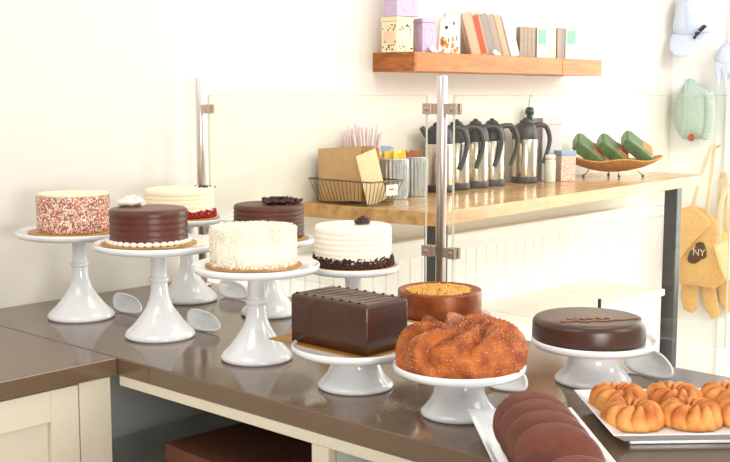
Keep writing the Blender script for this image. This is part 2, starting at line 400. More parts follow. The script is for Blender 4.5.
def pane(y0, y1, label):
    t = thing('glass_panel', label, 'glass panel', (2.050, (y0+y1)/2, ZC), 0, 'panes of the glass guard')
    hh = .559; w = y1-y0
    obj('pane', MB().box((0, 0, hh/2+.03), (.006, w, hh-.06)), M['glass'], t)
    e = MB().box((0, 0, hh+.0006), (.006, w, .0012)).box((0, -w/2-.0006, hh/2+.03), (.006, .0012, hh-.06)).box((0, w/2+.0006, hh/2+.03), (.006, .0012, hh-.06))
    obj('polished_edge', e, M['glass_edge'], t)
pane(1.672, 2.488, 'clear glass guard panel between the two steel posts')
pane(.905, 1.588, 'clear glass guard panel right of the nearer steel post')

# ================================================================== WOODEN BACK COUNTER
t = thing('wood_counter', 'long butcher block counter on dark legs against the wall holding the flasks', 'counter', (3.6, 2.36, 0))
top = [(-1.07, YW-.001-2.36), (-.985, -.275), (1.09, -.165), (1.09, YW-.001-2.36)]
obj('top', MB().prism(top, ZW-.045, ZW), M['butcher'], t, bevel=.003)
for x, y in ((-.925, -.22), (.825, -.145)): obj('leg', MB().box((x, y, (ZW-.045)/2), (.045, .06, ZW-.0455)), M['leg_dark'], t, bevel=.002)
obj('bracket', MB().box((-.985, 0.02, ZW-.052), (.02, .03, .012)), M['leg_dark'], t)
b = thing('bench', 'low cream ledge below the wooden counter against the white bead board', 'bench', (3.6, 2.4, 0))
obj('seat_board', MB().box((-.285, .02, .62), (2.13, .41, .03)), M['cream2'], b, bevel=.004)
obj('front_panel', MB().box((-.285, -.16, .302), (2.09, .02, .603)), M['cream2'], b)

# ================================================================== CAKE STANDS
def stand(x, y, h, rp, rb, label, tall):
    t = thing('cake_stand', label, 'cake stand', (x, y, ZC), 0, 'white cake stands on the counter')
    pl = [(0, h-.014), (rp-.02, h-.012), (rp-.006, h-.009), (rp, h-.003), (rp, h+.004), (rp-.002, h+.0065), (rp-.005, h+.0055), (rp-.010, h+.001), (rp-.016, h), (0, h)]
    obj('plate', MB().lathe(pl, 96), M['ceramic'], t)
    if tall:
        rs = .0185
        ba = [(0, .001), (rb-.004, .0), (rb, .004), (rb*.99, .009), (rb*.93, .016), (rb*.82, .024), (rb*.77, .028), (rb*.735, .031), (rb*.70, .034), (rb*.61, .044), (rb*.48, .058), (rb*.375, .072), (rb*.30, .088), (rs+.002, .104), (rs+.001, h*.58)]
        obj('foot', MB().lathe(ba, 72), M['ceramic'], t)
        obj('stem', MB().lathe([(rs+.001, h*.58), (rs, h*.66), (rs-.0005, h-.03), (rs+.004, h-.02), (rs+.010, h-.0135)], 48), M['ceramic'], t)
        z = h*.62
        obj('ring', MB().lathe([(rs, z-.007), (rs+.0035, z-.005), (rs+.0045, z), (rs+.0035, z+.005), (rs, z+.007)], 48), M['ceramic'], t)
    else:
        ba = [(0, .001), (rb-.003, 0), (rb, .003), (rb-.001, .008), (rb*.9, .014), (rb*.76, .026), (rb*.67, .040), (rb*.63, h-.030), (rb*.64, h-.02), (rb*.72, h-.0125)]
        obj('pedestal', MB().lathe(ba, 72), M['ceramic'], t)
    return t
ST = {
 'sprinkle': (1.527, 2.371, .219, .154, .084, 1, 'tall white cake stand under the sprinkle covered cake'),
 'choc': (1.527, 2.044, .217, .149, .082, 1, 'tall white cake stand under the chocolate cake with a white rosette'),
 'coconut': (1.532, 1.713, .200, .136, .077, 1, 'tall white cake stand under the shaved coconut cake'),
 'velvet': (1.856, 2.354, .227, .136, .080, 1, 'tall white cake stand under the ivory cake with red crumbs'),
 'flower': (1.876, 2.046, .192, .118, .075, 1, 'tall white cake stand under the chocolate cake topped with dark curls'),
 'white': (1.790, 1.672, .173, .106, .074, 1, 'tall white cake stand under the white cake with dark crumb border'),
 'block': (1.511, 1.405, .079, .124, .074, 0, 'low white cake stand under the square chocolate block cake'),
 'bundt': (1.497, 1.143, .087, .117, .068, 0, 'low white cake stand under the swirled bundt cake'),
 'cheese': (1.812, 1.437, .086, .113, .073, 0, 'low white cake stand mostly hidden under the crumble topped cake'),
 'big': (1.854, 1.085, .081, .122, .075, 0, 'low white cake stand under the wide flat glazed chocolate cake'),
}
for k, (x, y, h, rp, rb, tall, lab) in ST.items(): stand(x, y, h, rp, rb, lab, tall)

def board(r, t, n=64): return obj('cake_board', MB().lathe([(0, 0), (r, 0), (r, .0022), (0, .0022)], n), M['gold_board'], t)
def cake_root(key, x, y, label, name='layer_cake'):
    return thing(name, label, 'cake', (x, y, ZC+ST[key][2]+.0004))
B0 = .0026
def ridged(r, h, nr, amp=.0014, seed=1):
    rnd = random.Random(seed); p = [(0, B0), (r-.002, B0), (r, B0+.004)]
    n = nr*4
    for i in range(1, n):
        z = B0+.004+(h-.012)*i/n
        p.append((r + amp*(-1 if i % 4 == 0 else .5)*rnd.uniform(.5, 1.2), z))
    return p + [(r, h-.006), (r-.002, h-.002), (r-.006, h), (r*.9, h+.0005), (r*.5, h+.001), (0, h+.001)]

# 1 sprinkle cake
t = cake_root('sprinkle', 1.519, 2.38, 'small round cake coated in multicoloured sprinkles at the far left')
board(.112, t)
r, h = .089, .094
obj('cake_side', MB().lathe([(r-.003, B0), (r, B0+.004), (r+.0005, h*.3), (r, h*.7), (r-.001, h-.004), (r-.005, h-.001)], 96, jit=.0008), M['sprinkle'], t)
obj('frosting_top', MB().lathe([(r-.005, h-.001), (r-.003, h+.003), (r-.010, h+.0035), (r*.8, h+.001), (r*.5, h+.002), (0, h+.001)], 64, jit=.0007), M['butter'], t, label='ivory frosting top')
sp = MB()
for i in range(1400):
    a = random.uniform(0, 2*pi); z = random.uniform(B0, h-.002); q = Vector((cos(a), sin(a), 0))
    sp.blob((q.x*(r+.0003), q.y*(r+.0003), z), .0013)
obj('sprinkles', sp, M['sprinkle'], t, kind='stuff')

# 2 chocolate cake with rosette
def rosette(mat_, t, c, R, h, turns=2.1):
    m = MB(); pts = []; rs = []
    n = 64
    for i in range(n):
        u = i/(n-1); a = 2*pi*turns*u; rr = R*(1-u)*.78
        pts.append((c[0]+rr*cos(a), c[1]+rr*sin(a), c[2]+h*.22+h*.75*u**.8)); rs.append(R*.20*(1-.45*u)*(1+.16*sin(a*5)))
    m.tube(pts, rs, 10); return obj('rosette', m, mat_, t)
t = cake_root('choc', 1.522, 2.072, 'smooth chocolate cake with a white cream rosette and beaded base')
board(.110, t); obj('cake', MB().lathe(ridged(.0895, .083, 5, .0012, 3), 96), M['choc_satin'], t)
rosette(M['butter_white'], t, (-.010, .050, .082), .042, .026)
m = MB()
for i in range(34):
    a = 2*pi*i/34; m.ball((.0925*cos(a), .0925*sin(a), .0072), .0088, 8, 6, (.8, 1.1, .75), Matrix.Rotation(a, 3, 'Z'))
obj('beaded_border', m, M['butter_white'], t)
# 3 coconut
t = cake_root('coconut', 1.538, 1.727, 'round white cake covered in shaved coconut at the front of the tall stands')
board(.103, t); r, h = .090, .083
obj('cake', MB().lathe([(0, B0), (r, B0), (r+.001, h*.5), (r-.001, h-.008), (r-.006, h), (0, h)], 64, jit=.0012), M['coconut'], t)
fl = MB()
for i in range(3300):
    if random.random() < .62:
        a = random.uniform(0, 2*pi); z = random.uniform(.004, h); n = Vector((cos(a), sin(a), 0)); p = n*(r+.001)+Vector((0, 0, z))
    else:
        a = random.uniform(0, 2*pi); rr = r*math.sqrt(random.random()); n = Vector((0, 0, 1)); p = Vector((rr*cos(a), rr*sin(a), h))
    if random.random() < .05 : n = (n+Vector((0, 0, .6))).normalized()
    d = Vector((random.gauss(0, 1), random.gauss(0, 1), random.gauss(0, 1))); u = n.cross(d).normalized(); v = n.cross(u)
    u = (u + n*random.uniform(-.1, .55)).normalized(); L = random.uniform(.003, .0085); wd = random.uniform(.0012, .003)
    b_ = n*random.uniform(.0005, .0022)
    fl.add([p-u*L/2-v*wd/2, p+u*L/2-v*wd/2, p+u*L/2+v*wd/2, p-u*L/2+v*wd/2, p-u*L/2-v*wd/2+b_*.4, p+u*L/2-v*wd/2+b_, p+u*L/2+v*wd/2+b_, p-u*L/2+v*wd/2+b_*.4],
           [(3, 2, 1, 0), (4, 5, 6, 7), (0, 1, 5, 4), (1, 2, 6, 5), (2, 3, 7, 6), (3, 0, 4, 7)])
obj('coconut_flakes', fl, M['coconut'], t, kind='stuff')
# 4 red velvet
def crumbs(n, r0, r1, zmax, size):
    m = MB()
    for i in range(n):
        a = random.uniform(0, 2*pi); z = zmax*abs(random.gauss(0, .45)); z = min(z, zmax)
        q = random.uniform(r0, r1)-z*.12
        m.blob((q*cos(a), q*sin(a), B0+.002+z), random.uniform(.6, 1.2)*size)
    return m
t = cake_root('velvet', 1.857, 2.385, 'ivory frosted cake with bright red crumbs around its base')
board(.108, t); obj('cake', MB().lathe(ridged(.094, .080, 6, .0018, 5), 96), M['butter'], t)
obj('crumb_border', crumbs(2200, .092, .100, .020, .0034), M['red_crumb'], t, kind='stuff')
m = MB()
for i in range(26): m.blob((.052+random.gauss(0, .012), -.040+random.gauss(0, .012), .084), .003)
obj('crumb_topping', m, M['dark_crumb'], t, label='dark crumbs sprinkled on top')
# 5 chocolate cake with curls
t = cake_root('flower', 1.912, 2.085, 'chocolate cake topped with a cluster of dark chocolate curls')
board(.104, t); obj('cake', MB().lathe(ridged(.0905, .088, 7, .0016, 8), 96), M['choc_rose'], t)
m = MB()
for i in range(46):
    a = random.uniform(0, 2*pi); rr = .046*math.sqrt(random.random()); c = Vector((.018+rr*cos(a)*1.1, -.022+rr*sin(a)*1.1, .090+random.uniform(.002, .014)*(1-rr/.06)))
    d = random.uniform(0, 2*pi); L = random.uniform(.009, .018); tl = random.uniform(-.4, .45)
    def petal(u, v, c=c, d=d, L=L, tl=tl):
        th = (u-.5)*2.6; q = Vector((L*(v-.3)*1.1, L*.8*sin(th), L*.55*(1-cos(th))+L*v*tl*.6 + .002*sin(9*v+5*u)))
        return Matrix.Rotation(d, 3, 'Z') @ q + c
    m.grid(petal, 9, 6)
o = obj('chocolate_curls', m, M['choc_flower'], t); s_ = o.modifiers.new('sol', 'SOLIDIFY'); s_.thickness = .0028
# 6 white cake dark crumb border
t = cake_root('white', 1.806, 1.687, 'white ridged cake with a dark crumb border and small chocolate rosette')
board(.106, t); obj('cake', MB().lathe(ridged(.088, .094, 7, .0016, 11), 96), M['butter_white'], t)
obj('crumb_border', crumbs(3000, .0865, .0935, .021, .0034), M['dark_crumb'], t, kind='stuff')
rosette(M['choc_flower'], t, (.010, -.022, .094), .025, .020, 2.6)
# 7 block cake
t = cake_root('block', 1.512, 1.424, 'rectangular block cake in dark chocolate glaze with piped lines on top')
def rbox(sx, sy, z0, z1, rad=.010):
    m = MB(); out = []
    for (cx, cy, a0) in ((sx/2-rad, sy/2-rad, 0), (-sx/2+rad, sy/2-rad, 90), (-sx/2+rad, -sy/2+rad, 180), (sx/2-rad, -sy/2+rad, 270)):
        for k in range(6):
            a = radians(a0+k*18); out.append((cx, cy, cos(a), sin(a)))
    lv = [(rad, z0), (rad*1.08, z0+.3*(z1-z0)), (rad*1.04, z1-rad)] + [(rad-rad*(1-cos(radians(q))), z1-rad+rad*sin(radians(q))) for q in (20, 40, 60, 80)] + [(-.002, z1+.0006)]
    vs = []; n = len(out)
    for (rr, z) in lv:
        for (cx, cy, ca, sa) in out: vs.append((cx+ca*rr, cy+sa*rr, z))
    fs = [(k*n+i, k*n+(i+1) % n, (k+1)*n+(i+1) % n, (k+1)*n+i) for k in range(len(lv)-1) for i in range(n)]
    fs.append(tuple(range((len(lv)-1)*n, len(lv)*n))); fs.append(tuple(reversed(range(n))))
    return m.add(vs, fs, True)
obj('cake', rbox(.120, .202, B0, .097, .007), M['choc_dark'], t)
obj('cake_board', MB().box((-.004, .020, .0012), (.142, .256, .0024)), M['gold_board'], t)
m = MB()
for i in range(8):
    y = -.083+i*.0235
    m.tube([(-.054, y+.008, .0952), (-.050, y+.008, .0972), (0, y, .0978), (.050, y-.008, .0972), (.054, y-.008, .0952)], .0011, 6)
    for x, yy in ((-.051, y+.008), (.051, y-.008)): obj('piped_dot', MB().ball((x, yy, .0985), .0026, 8, 6, (1.2, 1.2, .7)), M['choc_flower'], t)
obj('piped_lines', m, M['choc_dark'], t)
# 8 bundt / pastries: swirled ring surface
def swirl(R, a, hgt, lobes, twist, depth, sharp=1.0, nu=240, nv=36, saw=True, jit=0.0, seed=2):
    rnd = random.Random(seed); ph = rnd.uniform(0, 6)
    def fn(u, v):
        th = 2*pi*u; f = 2*pi*v; w_ = .5-.5*cos(f)
        # v=0 outer bottom .. top .. inner
        lob = (th*lobes + twist*cos(f) + twist*.55*sin(f) + ph)
        tt = (lob/(2*pi)) % 1.0
        s = (tt/.84)**.75 if tt < .84 else (1-(tt-.84)/.16)
        if not saw: s = abs(sin(lob/2))
        s = s**sharp
        up = max(0, sin(f*.5))
        d = a*(1-depth*(1-s)*(.55+.45*max(0.0, sin(f)) if sin(f) > 0 else .55+.9*max(-.5, sin(f))))
        x = R + d*cos(f); z = d*sin(f)*hgt/a
        if z < -.32*hgt: z = -.32*hgt
        return (x*cos(th), x*sin(th), z+.32*hgt+rnd.uniform(-jit, jit))
    return MB().grid(fn, nu, nv, cu=True, cv=True)
t = cake_root('bundt', 1.504, 1.143, 'large ring shaped bundt cake with deep swirled ridges and sugar', 'bundt_cake')
obj('cake', swirl(.060, .058, .062, 8, 6.0, .50, 1.0, 360, 50, jit=.0006), M['bundt'], t, loc=(0, 0, .001))
sg = MB()
for v in random.sample(range(360*50), 2800):
    me = t.children[0].data.vertices[v].co
    if me.z > .006: sg.blob((me.x, me.y, me.z+.001), .0009)
M['sugar'] = mat('coarse_sugar', (246, 214, 176), .5)
obj('sugar_crystals', sg, M['sugar'], t, kind='stuff')
# 9 cheesecake
t = cake_root('cheese', 1.822, 1.446, 'round brown baked cake topped with golden crumble', 'cheesecake')
board(.112, t); r, h = .0905, .060
obj('cake', MB().lathe([(0, B0), (r-.003, B0), (r-.001, .010), (r, .03), (r, h-.006), (r-.001, h-.001), (r-.004, h), (r-.009, h-.002), (r-.014, h-.005), (0, h-.006)], 80), M['cheese_side'], t)
m = MB()
for i in range(1500):
    a = random.uniform(0, 2*pi); rr = .070*math.sqrt(random.random()); m.blob((rr*cos(a)-.004, rr*sin(a), h-.003+random.uniform(0, .004)*(1-rr/.09)), random.uniform(.0018, .0042))
obj('crumble_topping', m, M['crumble'], t, kind='stuff')
# 10 big glazed
t = cake_root('big', 1.855, 1.098, 'wide flat chocolate glazed cake with a thin piped squiggle on top')
r, h = .110, .047
obj('cake', MB().lathe([(0, B0*.2), (r-.004, B0*.2), (r, .003), (r+.0005, .012), (r, h-.013), (r-.0015, h-.008), (r-.005, h-.0035), (r-.011, h-.001), (r-.02, h), (0, h+.001)], 96), M['choc_glaze'], t)
m = MB(); pts = []
E1 = Vector((.70, -.70, 0)); E2 = Vector((-.70, -.70, 0))
for i in range(60):
    u = i/59; q = E1*(-.070+.165*u) + E2*(.050+.014*sin(u*pi)*1+.006*sin(u*26)*(1-u) - .025*u); pts.append((q.x, q.y, h+.0018))
m.tube(pts, [.0011+.0007*abs(sin(i*.6)) for i in range(60)], 7)
pts = []
for i in range(50):
    u = i/49; q = E1*(-.055+.085*u+.005*sin(u*34)) + E2*(.030+.009*cos(u*30)+.008*u); pts.append((q.x, q.y, h+.0019))
m.tube(pts, [.0011+.0006*abs(sin(i*.9)) for i in range(50)], 7)
obj('piped_squiggle', m, M['icing'], t)

# ================================================================== LITTLE OVAL LABEL HOLDERS
def scoop(loc, rz, s, label, hs=1.0):
    # an oval ceramic shell standing on its long edge, hollow side towards -x
    out = smooth2([(.047, .047), (.022, .053), (-.016, .046), (-.042, .026), (-.044, .006), (-.015, .0), (.022, .001), (.042, .016)], 6)
    n = len(out); ca = sum(p[0] for p in out)/n; cb = sum(p[1] for p in out)/n; vs = []; R = 8
    for k in range(R):
        q = 1-k/(R-.5)
        for a, b in out:
            y = ca+(a-ca)*q; z = cb+(b-cb)*q; vs.append((.017*s*(1-q*q)+.45*z*hs, y*s, z*hs))
    fs = [(k*n+i, k*n+(i+1) % n, (k+1)*n+(i+1) % n, (k+1)*n+i) for k in range(R-1) for i in range(n)]
    fs.append(tuple(range((R-1)*n, R*n)))
    o = obj('label_holder', MB().add(vs, fs, True), M['ceramic'], None, loc, rz); sd = o.modifiers.new('sol', 'SOLIDIFY'); sd.thickness = .004; sd.offset = 0
    return tag(o, label, 'label holder', 'white oval label holders')
scoop((1.628, 2.328, ZC+.003), .12, 1.2, 'white oval ceramic holder right of the leftmost stand foot', .82)
scoop((1.622, 2.012, ZC+.003), .12, 1.2, 'white oval ceramic holder right of the foot below the rosette cake', .82)
scoop((1.948, 2.282, ZC+.003), .12, 1.2, 'white oval ceramic holder beside the foot below the red crumb cake', .82)
scoop((1.672, 1.172, ZC+.003), .2, 1.0, 'white oval ceramic holder peeking out behind the bundt cake stand')
scoop((1.958, 1.030, ZC+.003), -.25, 1.45, 'largest white oval ceramic holder, at the far right by the glass', .95)

# ================================================================== TRAYS
def tray(loc, rz, L, Wd, h, label, foot=True):
    t = thing('serving_tray', label, 'tray', loc, rz)
    lv = [(-.030, .010), (-.024, .010), (-.004, h-.004), (0, h-.001), (-.002, h), (-.010, h-.003), (-.030, .016), (-.034, .0155)]
    vs = []; n = 4
    for (o_, z) in lv:
        for sx, sy in ((-1, -1), (1, -1), (1, 1), (-1, 1)): vs.append((sx*(L/2+o_), sy*(Wd/2+o_), z))
    fs = [(k*n+i, k*n+(i+1) % n, (k+1)*n+(i+1) % n, (k+1)*n+i) for k in range(len(lv)-1) for i in range(n)]
    fs.append((0, 3, 2, 1)); e = (len(lv)-1)*n; fs.append((e, e+1, e+2, e+3))
    obj('dish', MB().add(vs, fs), M['ceramic'], t, bevel=.0025)
    obj('foot', MB().box((0, 0, .0052), (L-.075, Wd-.075, .0103)), M['ceramic'], t, bevel=.002)
    return t
TA = (1.277, .793, ZC+.0004)
tray(TA, radians(45), .64, .180, .034, 'long white tray holding the dark round whoopie pies')
TB = (1.745, .775, ZC+.0004)
tray(TB, radians(45), .270, .44, .028, 'white rectangular tray of sugared twisted pastries at the right')

# whoopie pies leaning on each other along the tray
ax = Vector((-.707, -.707, 0))
def whoopie(c, tilt, r, label):
    t = thing('whoopie_pie', label, 'whoopie pie', c, 0, 'whoopie pies leaning in a row on the tray')
    # disc normal: from vertical leaning towards ax (the near end)
    q = Vector((0, 0, 1)).rotation_difference((Vector((0, 0, 1))*cos(tilt)+ax*sin(tilt)).normalized())
    t.rotation_euler = q.to_euler()
    dome = [(0, .0018), (r*.96, .0018), (r, .0034), (r*.988, .0058), (r*.94, .0085), (r*.8, .0113), (r*.6, .0133), (r*.3, .0144), (0, .0147)]
    obj('top_cookie', MB().lathe(dome, 64), M['whoopie'], t)
    obj('bottom_cookie', MB().lathe([(a, -b) for a, b in dome][::-1], 64), M['whoopie'], t)
    obj('cream_filling', MB().lathe([(0, .0018), (r*.93, .0017), (r*.945, 0), (r*.93, -.0017), (0, -.0018)], 48), M['choc_satin'], t)
wl = ['farthest whoopie pie, lowest at the back end of the tray row', 'second whoopie pie from the back of the tray row', 'third whoopie pie from the back, in the middle of the tray row',
      'large front whoopie pie showing its whole round face', 'nearest whoopie pie, cut off by the bottom picture edge']
st = Vector((1.486, 1.024, 0))
for k in range(5):
    r = .063; tilt = radians(38)
    p = st + ax*(.196, .244, .300, .360, .500)[k]; whoopie((p.x, p.y, ZC+.016+.024+r*sin(tilt)*.66), tilt, r, wl[k])

# pastries
pu = Vector((-.707, -.707, 0)); pv = Vector((.707, -.707, 0)); tb = Vector(TB)
pl = [['sugared twisted pastry at the back left tray corner', 'sugared twisted pastry in the middle of the back row', 'sugared twisted pastry at the right end of the back row'],
      ['sugared twisted pastry at the front left, showing its braid', 'sugared twisted pastry in the middle of the front row', 'sugared twisted pastry at the right picture edge in the front row']]
for i in range(2):
    for j in range(3):
        p = tb + pu*(-.058+.098*i) + pv*(-.158+.098*j-.004*i)
        o = obj('twisted_pastry', swirl(.029, .0235, .029, 11, 3.6, .52, .6, 280, 34, saw=False, seed=5+i*3+j, jit=.0004), M['pastry'], None, (p.x, p.y, ZC+.0170), random.uniform(0, 6))
        o.scale = (1, 1, 1)
        tag(o, pl[i][j], 'pastry', 'twisted pastries on the right tray')

# ================================================================== ON THE WOODEN COUNTER
# wire basket of paper bags
bx, by = 2.655, 2.468
t = thing('wire_basket', 'dark wire basket holding kraft paper bags at the counter end', 'basket', (bx, by, ZW), 0)
m = MB(); b0 = (.060, .112); b1 = (.078, .140); BH = .080
def rect(sx, sy, z, r=.0022):
    m.tube([(-sx, -sy, z), (sx, -sy, z), (sx, sy, z), (-sx, sy, z), (-sx, -sy, z)], r, 6)
rect(*b0, .004); rect(*b1, BH, .0028); obj('frame', m, M['wire'], t)
m = MB()
for i in range(16):
    u = i/15*2-1
    for s_ in (-1, 1): m.tube([(s_*b0[0], b0[1]*u, .004), (s_*b1[0], b1[1]*u, BH)], .0012, 5)
for i in range(9):
    u = i/8*2-1
    for s_ in (-1, 1): m.tube([(b0[0]*u, s_*b0[1], .004), (b1[0]*u, s_*b1[1], BH)], .0012, 5)
for i in range(6): m.tube([(-b0[0], -.1+.04*i, .004), (b0[0], -.1+.04*i, .004)], .0012, 5)
obj('wire_mesh', m, M['wire'], t)
tg = obj('label_tag', MB().box((.026, -.137, .050), (.056, .003, .036)), M['tag_white'], t, bevel=.002, label='small white label tag')
m = MB()
for xa, zz in ((.014, .054), (.020, .052), (.026, .054), (.033, .0525)): m.box((xa, -.1392, zz), (.0045, .0012, .004))
obj('written_marks', m, M['ink'], tg)
def flat_bag(x, y, rot, sx, sz, th, mt, label, name='paper_bag', grp='kraft bags in the wire basket'):
    mm = MB()
    def f(u, v): return (sx*(u-.5), -th/2*(sin(pi*u)**.3), sz*v)
    def g(u, v): return (sx*(.5-u), th/2*(sin(pi*u)**.3), sz*v)
    mm.grid(f, 9, 5, smooth=False); mm.grid(g, 9, 5, smooth=False)
    mm.box((0, 0, sz*.5), (sx*.98, th*.3, sz*.995))
    o = obj(name, mm, mt, None, (x, y, ZW+.008)); o.rotation_euler = rot
    tag(o, label, 'paper bag' if name == 'paper_bag' else 'card', grp)
for i, lb in enumerate(['kraft paper bag with its wide face showing at the left of the basket', 'kraft paper bag second from the left in the basket stack', 'kraft paper bag in the middle of the basket stack', 'kraft paper bag fourth from the left in the basket stack', 'kraft paper bag at the right of the basket stack']):
    flat_bag(bx-.046+.0225*i, by+.028, (radians(3), radians(4), radians(90)), .196-.008*(i % 2), .178-.008*(i % 3), .019, M['kraft'], lb)
flat_bag(bx+.002, by-.096, (radians(-3), radians(-15), radians(-4)), .092, .172, .006, M['kraft_light'], 'pale cream card standing against the kraft bags in the basket', 'card', None)

# galvanised buckets with packets
def bucket(x, y, r, h, label):
    t = thing('metal_bucket', label, 'bucket', (x, y, ZW), 0, 'galvanised buckets of packets')
    n = 96
    def f(u, v):
        a = 2*pi*u; rr = r*(.94+.06*v)+.0022*cos(a*24)*(1 if .08 < v < .93 else 0)
        return (rr*cos(a), rr*sin(a), .002+(h-.002)*v)
    m = MB().grid(f, n, 10, cu=True); m.lathe([(0, .0), (r*.94, .0), (r*.94, .004)], 48); m.lathe([(r*.97, h-.004), (r*1.02, h), (r*.97, h+.003)], 48)
    obj('body', m, M['galv'], t); obj('liner', MB().lathe([(0, h-.03), (r*.96, h-.03), (r*.95, h-.002)], 48), M['galv'], t)
bucket(2.862, 2.485, .056, .138, 'ribbed galvanised bucket filled with yellow and blue packets')
bucket(2.995, 2.500, .050, .138, 'ribbed galvanised bucket filled with brown sugar packets')
packs = [('yellow', 9), ('blue_pk', 4), ('white_pk', 3)]
wordy = {'yellow': 'yellow sweetener packet standing in the left metal bucket', 'blue_pk': 'pale blue sweetener packet standing at the back of the metal bucket', 'white_pk': 'white sugar packet among the yellow packets in the bucket', 'brown_pk': 'brown sugar packet standing in the right metal bucket'}
def packet(x, y, z, c, rz, tl):
    o = obj('sugar_packet', MB().box((0, 0, .028), (.038, .004, .056)), M[c], None, (x, y, z)); o.rotation_euler = (tl, random.uniform(-.25, .25), rz)
    tag(o, wordy[c], 'sugar packet', {'yellow': 'yellow packets', 'blue_pk': 'blue packets', 'white_pk': 'white packets', 'brown_pk': 'brown packets'}[c])
i = 0
for c, k in packs:
    for q in range(k):
        dx, dy = {'yellow': (random.uniform(-.034, .030), random.uniform(-.034, .018)), 'blue_pk': (random.uniform(-.01, .03), random.uniform(.02, .036)), 'white_pk': (random.uniform(.0, .034), random.uniform(-.03, .01))}[c]
        packet(2.862+dx, 2.485+dy, ZW+.109+(.012 if c == 'blue_pk' else 0)+random.uniform(0, .006), c, random.uniform(-1.2, .4), random.uniform(-.25, .25))
for q in range(6): packet(2.995+random.uniform(-.028, .028), 2.500+random.uniform(-.026, .026), ZW+.109-.006+random.uniform(0, .004), 'brown_pk', random.uniform(-1.2, .6), random.uniform(-.25, .25))

# straws in a jar behind the basket
t = thing('straw_jar', 'clear jar behind the paper bags holding wrapped straws', 'jar', (2.818, 2.584, ZW))
obj('glass_body', MB().lathe([(0, 0), (.038, 0), (.040, .01), (.040, .13), (.037, .13), (.037, .012), (0, .01)], 40), M['glass'], t)
for k in range(36):
    a = random.uniform(0, 2*pi); rr = .030*math.sqrt(random.random()); x, y = rr*cos(a), rr*sin(a); L = random.uniform(.215, .262)
    top_ = Vector((x*3.4, y*1.1, L)); bot = Vector((x*.9, y*.9, .013))
    o = obj('straw', MB().tube([bot, top_], .0030, 6), M['straw'] if k % 3 else M['straw_red'], None, (2.818, 2.584, ZW))
    tag(o, 'thin paper wrapped straw, plain white, standing in the jar behind the bags' if k % 3 else 'thin paper wrapped straw with reddish stripe standing in the jar', 'straw', 'wrapped straws white' if k % 3 else 'wrapped straws reddish')

# insulated coffee flasks
def flask():
    t = thing('coffee_flask', '', 'coffee flask', (0, 0, ZW), 0, 'steel coffee flasks on the wooden counter')
    r = .053
    obj('body', MB().lathe([(r, .026), (r+.0005, .03), (r+.0005, .176), (r-.0005, .180), (r-.004, .182)], 48), M['brushed'], t)
    obj('base', MB().lathe([(0, 0), (r+.001, 0), (r+.002, .004), (r+.002, .024), (r, .027), (0, .027)], 48), M['black'], t)
    hd = [(r, .178), (r+.0015, .182), (r, .200), (r-.005, .222), (r-.012, .236), (r-.020, .243), (.026, .246), (0, .247)]
    m = MB().lathe(hd, 48)
    m.tube(smoothpath([(-r+.012, 0, .205), (-r-.006, 0, .226), (-r-.016, 0, .240)], 4), [.016, .0155, .015, .014, .013, .012, .011, .010, .009], 10)
    obj('collar', m, M['black'], t)
    obj('lid', MB().lathe([(0, .246), (.024, .246), (.024, .252), (.016, .258), (.009, .260), (.008, .266), (0, .267)], 32), M['black'], t)
    path = smoothpath([(r-.02, 0, .230), (r+.012, 0, .237), (r+.040, 0, .226), (r+.055, 0, .185), (r+.050, 0, .140), (r+.034, 0, .095), (r+.028, 0, .078)], 5)
    obj('handle', MB().tube(path, [.0115-.004*i/(len(path)-1) for i in range(len(path))], 10), M['black'], t)
    return t
f0 = flask()
fl_lab = ['steel coffee flask half hidden behind the nearer guard post', 'steel and black coffee flask second from the post', 'steel and black coffee flask in the middle of the close row', 'steel and black coffee flask last in the close row of four', 'steel and black coffee flask standing apart at the right of the flasks']
for i, (x, y) in enumerate([(3.190, 2.540), (3.312, 2.555), (3.440, 2.56), (3.555, 2.565), (3.760, 2.545)]):
    rz = radians(-34)
    if i == 0: f0.location = (x, y, ZW); f0.rotation_euler.z = rz; f0['label'] = fl_lab[0]
    else: copy_thing(f0, (x, y, ZW), rz, fl_lab[i])

def simple_tin(x, y, z, rz, sx, sy, sz, body, lidm, label, cat='tin', name='tin', panel=None, lid_h=.02, panels=None, group=None):
    t = thing(name, label, cat, (x, y, z), rz, group)
    obj('body', MB().box((0, 0, (sz-lid_h)/2), (sx, sy, sz-lid_h)), body, t, bevel=.003)
    obj('lid', MB().box((0, 0, sz-lid_h/2), (sx+.003, sy+.003, lid_h-.0006)), lidm, t, bevel=.003)
    for (face, pm, fn) in (panels or []):
        obj('printed_panel', fn(face, sx, sy, sz-lid_h), pm, t)
    return t
b = thing('syrup_bottle', 'dark bottle with a metal pour spout behind the separate flask', 'bottle', (3.862, 2.594, ZW))
obj('bottle_body', MB().lathe([(0, 0), (.032, 0), (.034, .006), (.034, .17), (.028, .20), (.014, .235), (.012, .262), (.014, .264), (.014, .275), (0, .276)], 40), M['bottle_green'], b)
obj('stopper', MB().lathe([(0, .276), (.019, .276), (.019, .298), (.012, .308), (0, .308)], 24), M['bottle_green'], b)
obj('pour_spout', MB().tube(smoothpath([(0, 0, .298), (0, .0, .325), (.006, 0, .345), (.016, 0, .356)], 4), [.006]*6+[.0045]*7, 8), M['steel'], b)
simple_tin(3.965, 2.570, ZW, radians(-20), .105, .07, .262, M['lilac_grey'], M['lilac_grey'], 'tall pale lilac grey tin behind the separate flask', lid_h=.03)
j = thing('jar', 'small pale green and white jar beside the separate flask handle', 'jar', (3.842, 2.475, ZW))
obj('jar_body', MB().lathe([(0, 0), (.021, 0), (.0225, .004), (.0225, .085), (.019, .095), (0, .096)], 32), M['pale_green'], j)
obj('lid', MB().lathe([(0, .096), (.021, .096), (.021, .112), (.018, .114), (0, .114)], 32), M['box_white'], j)
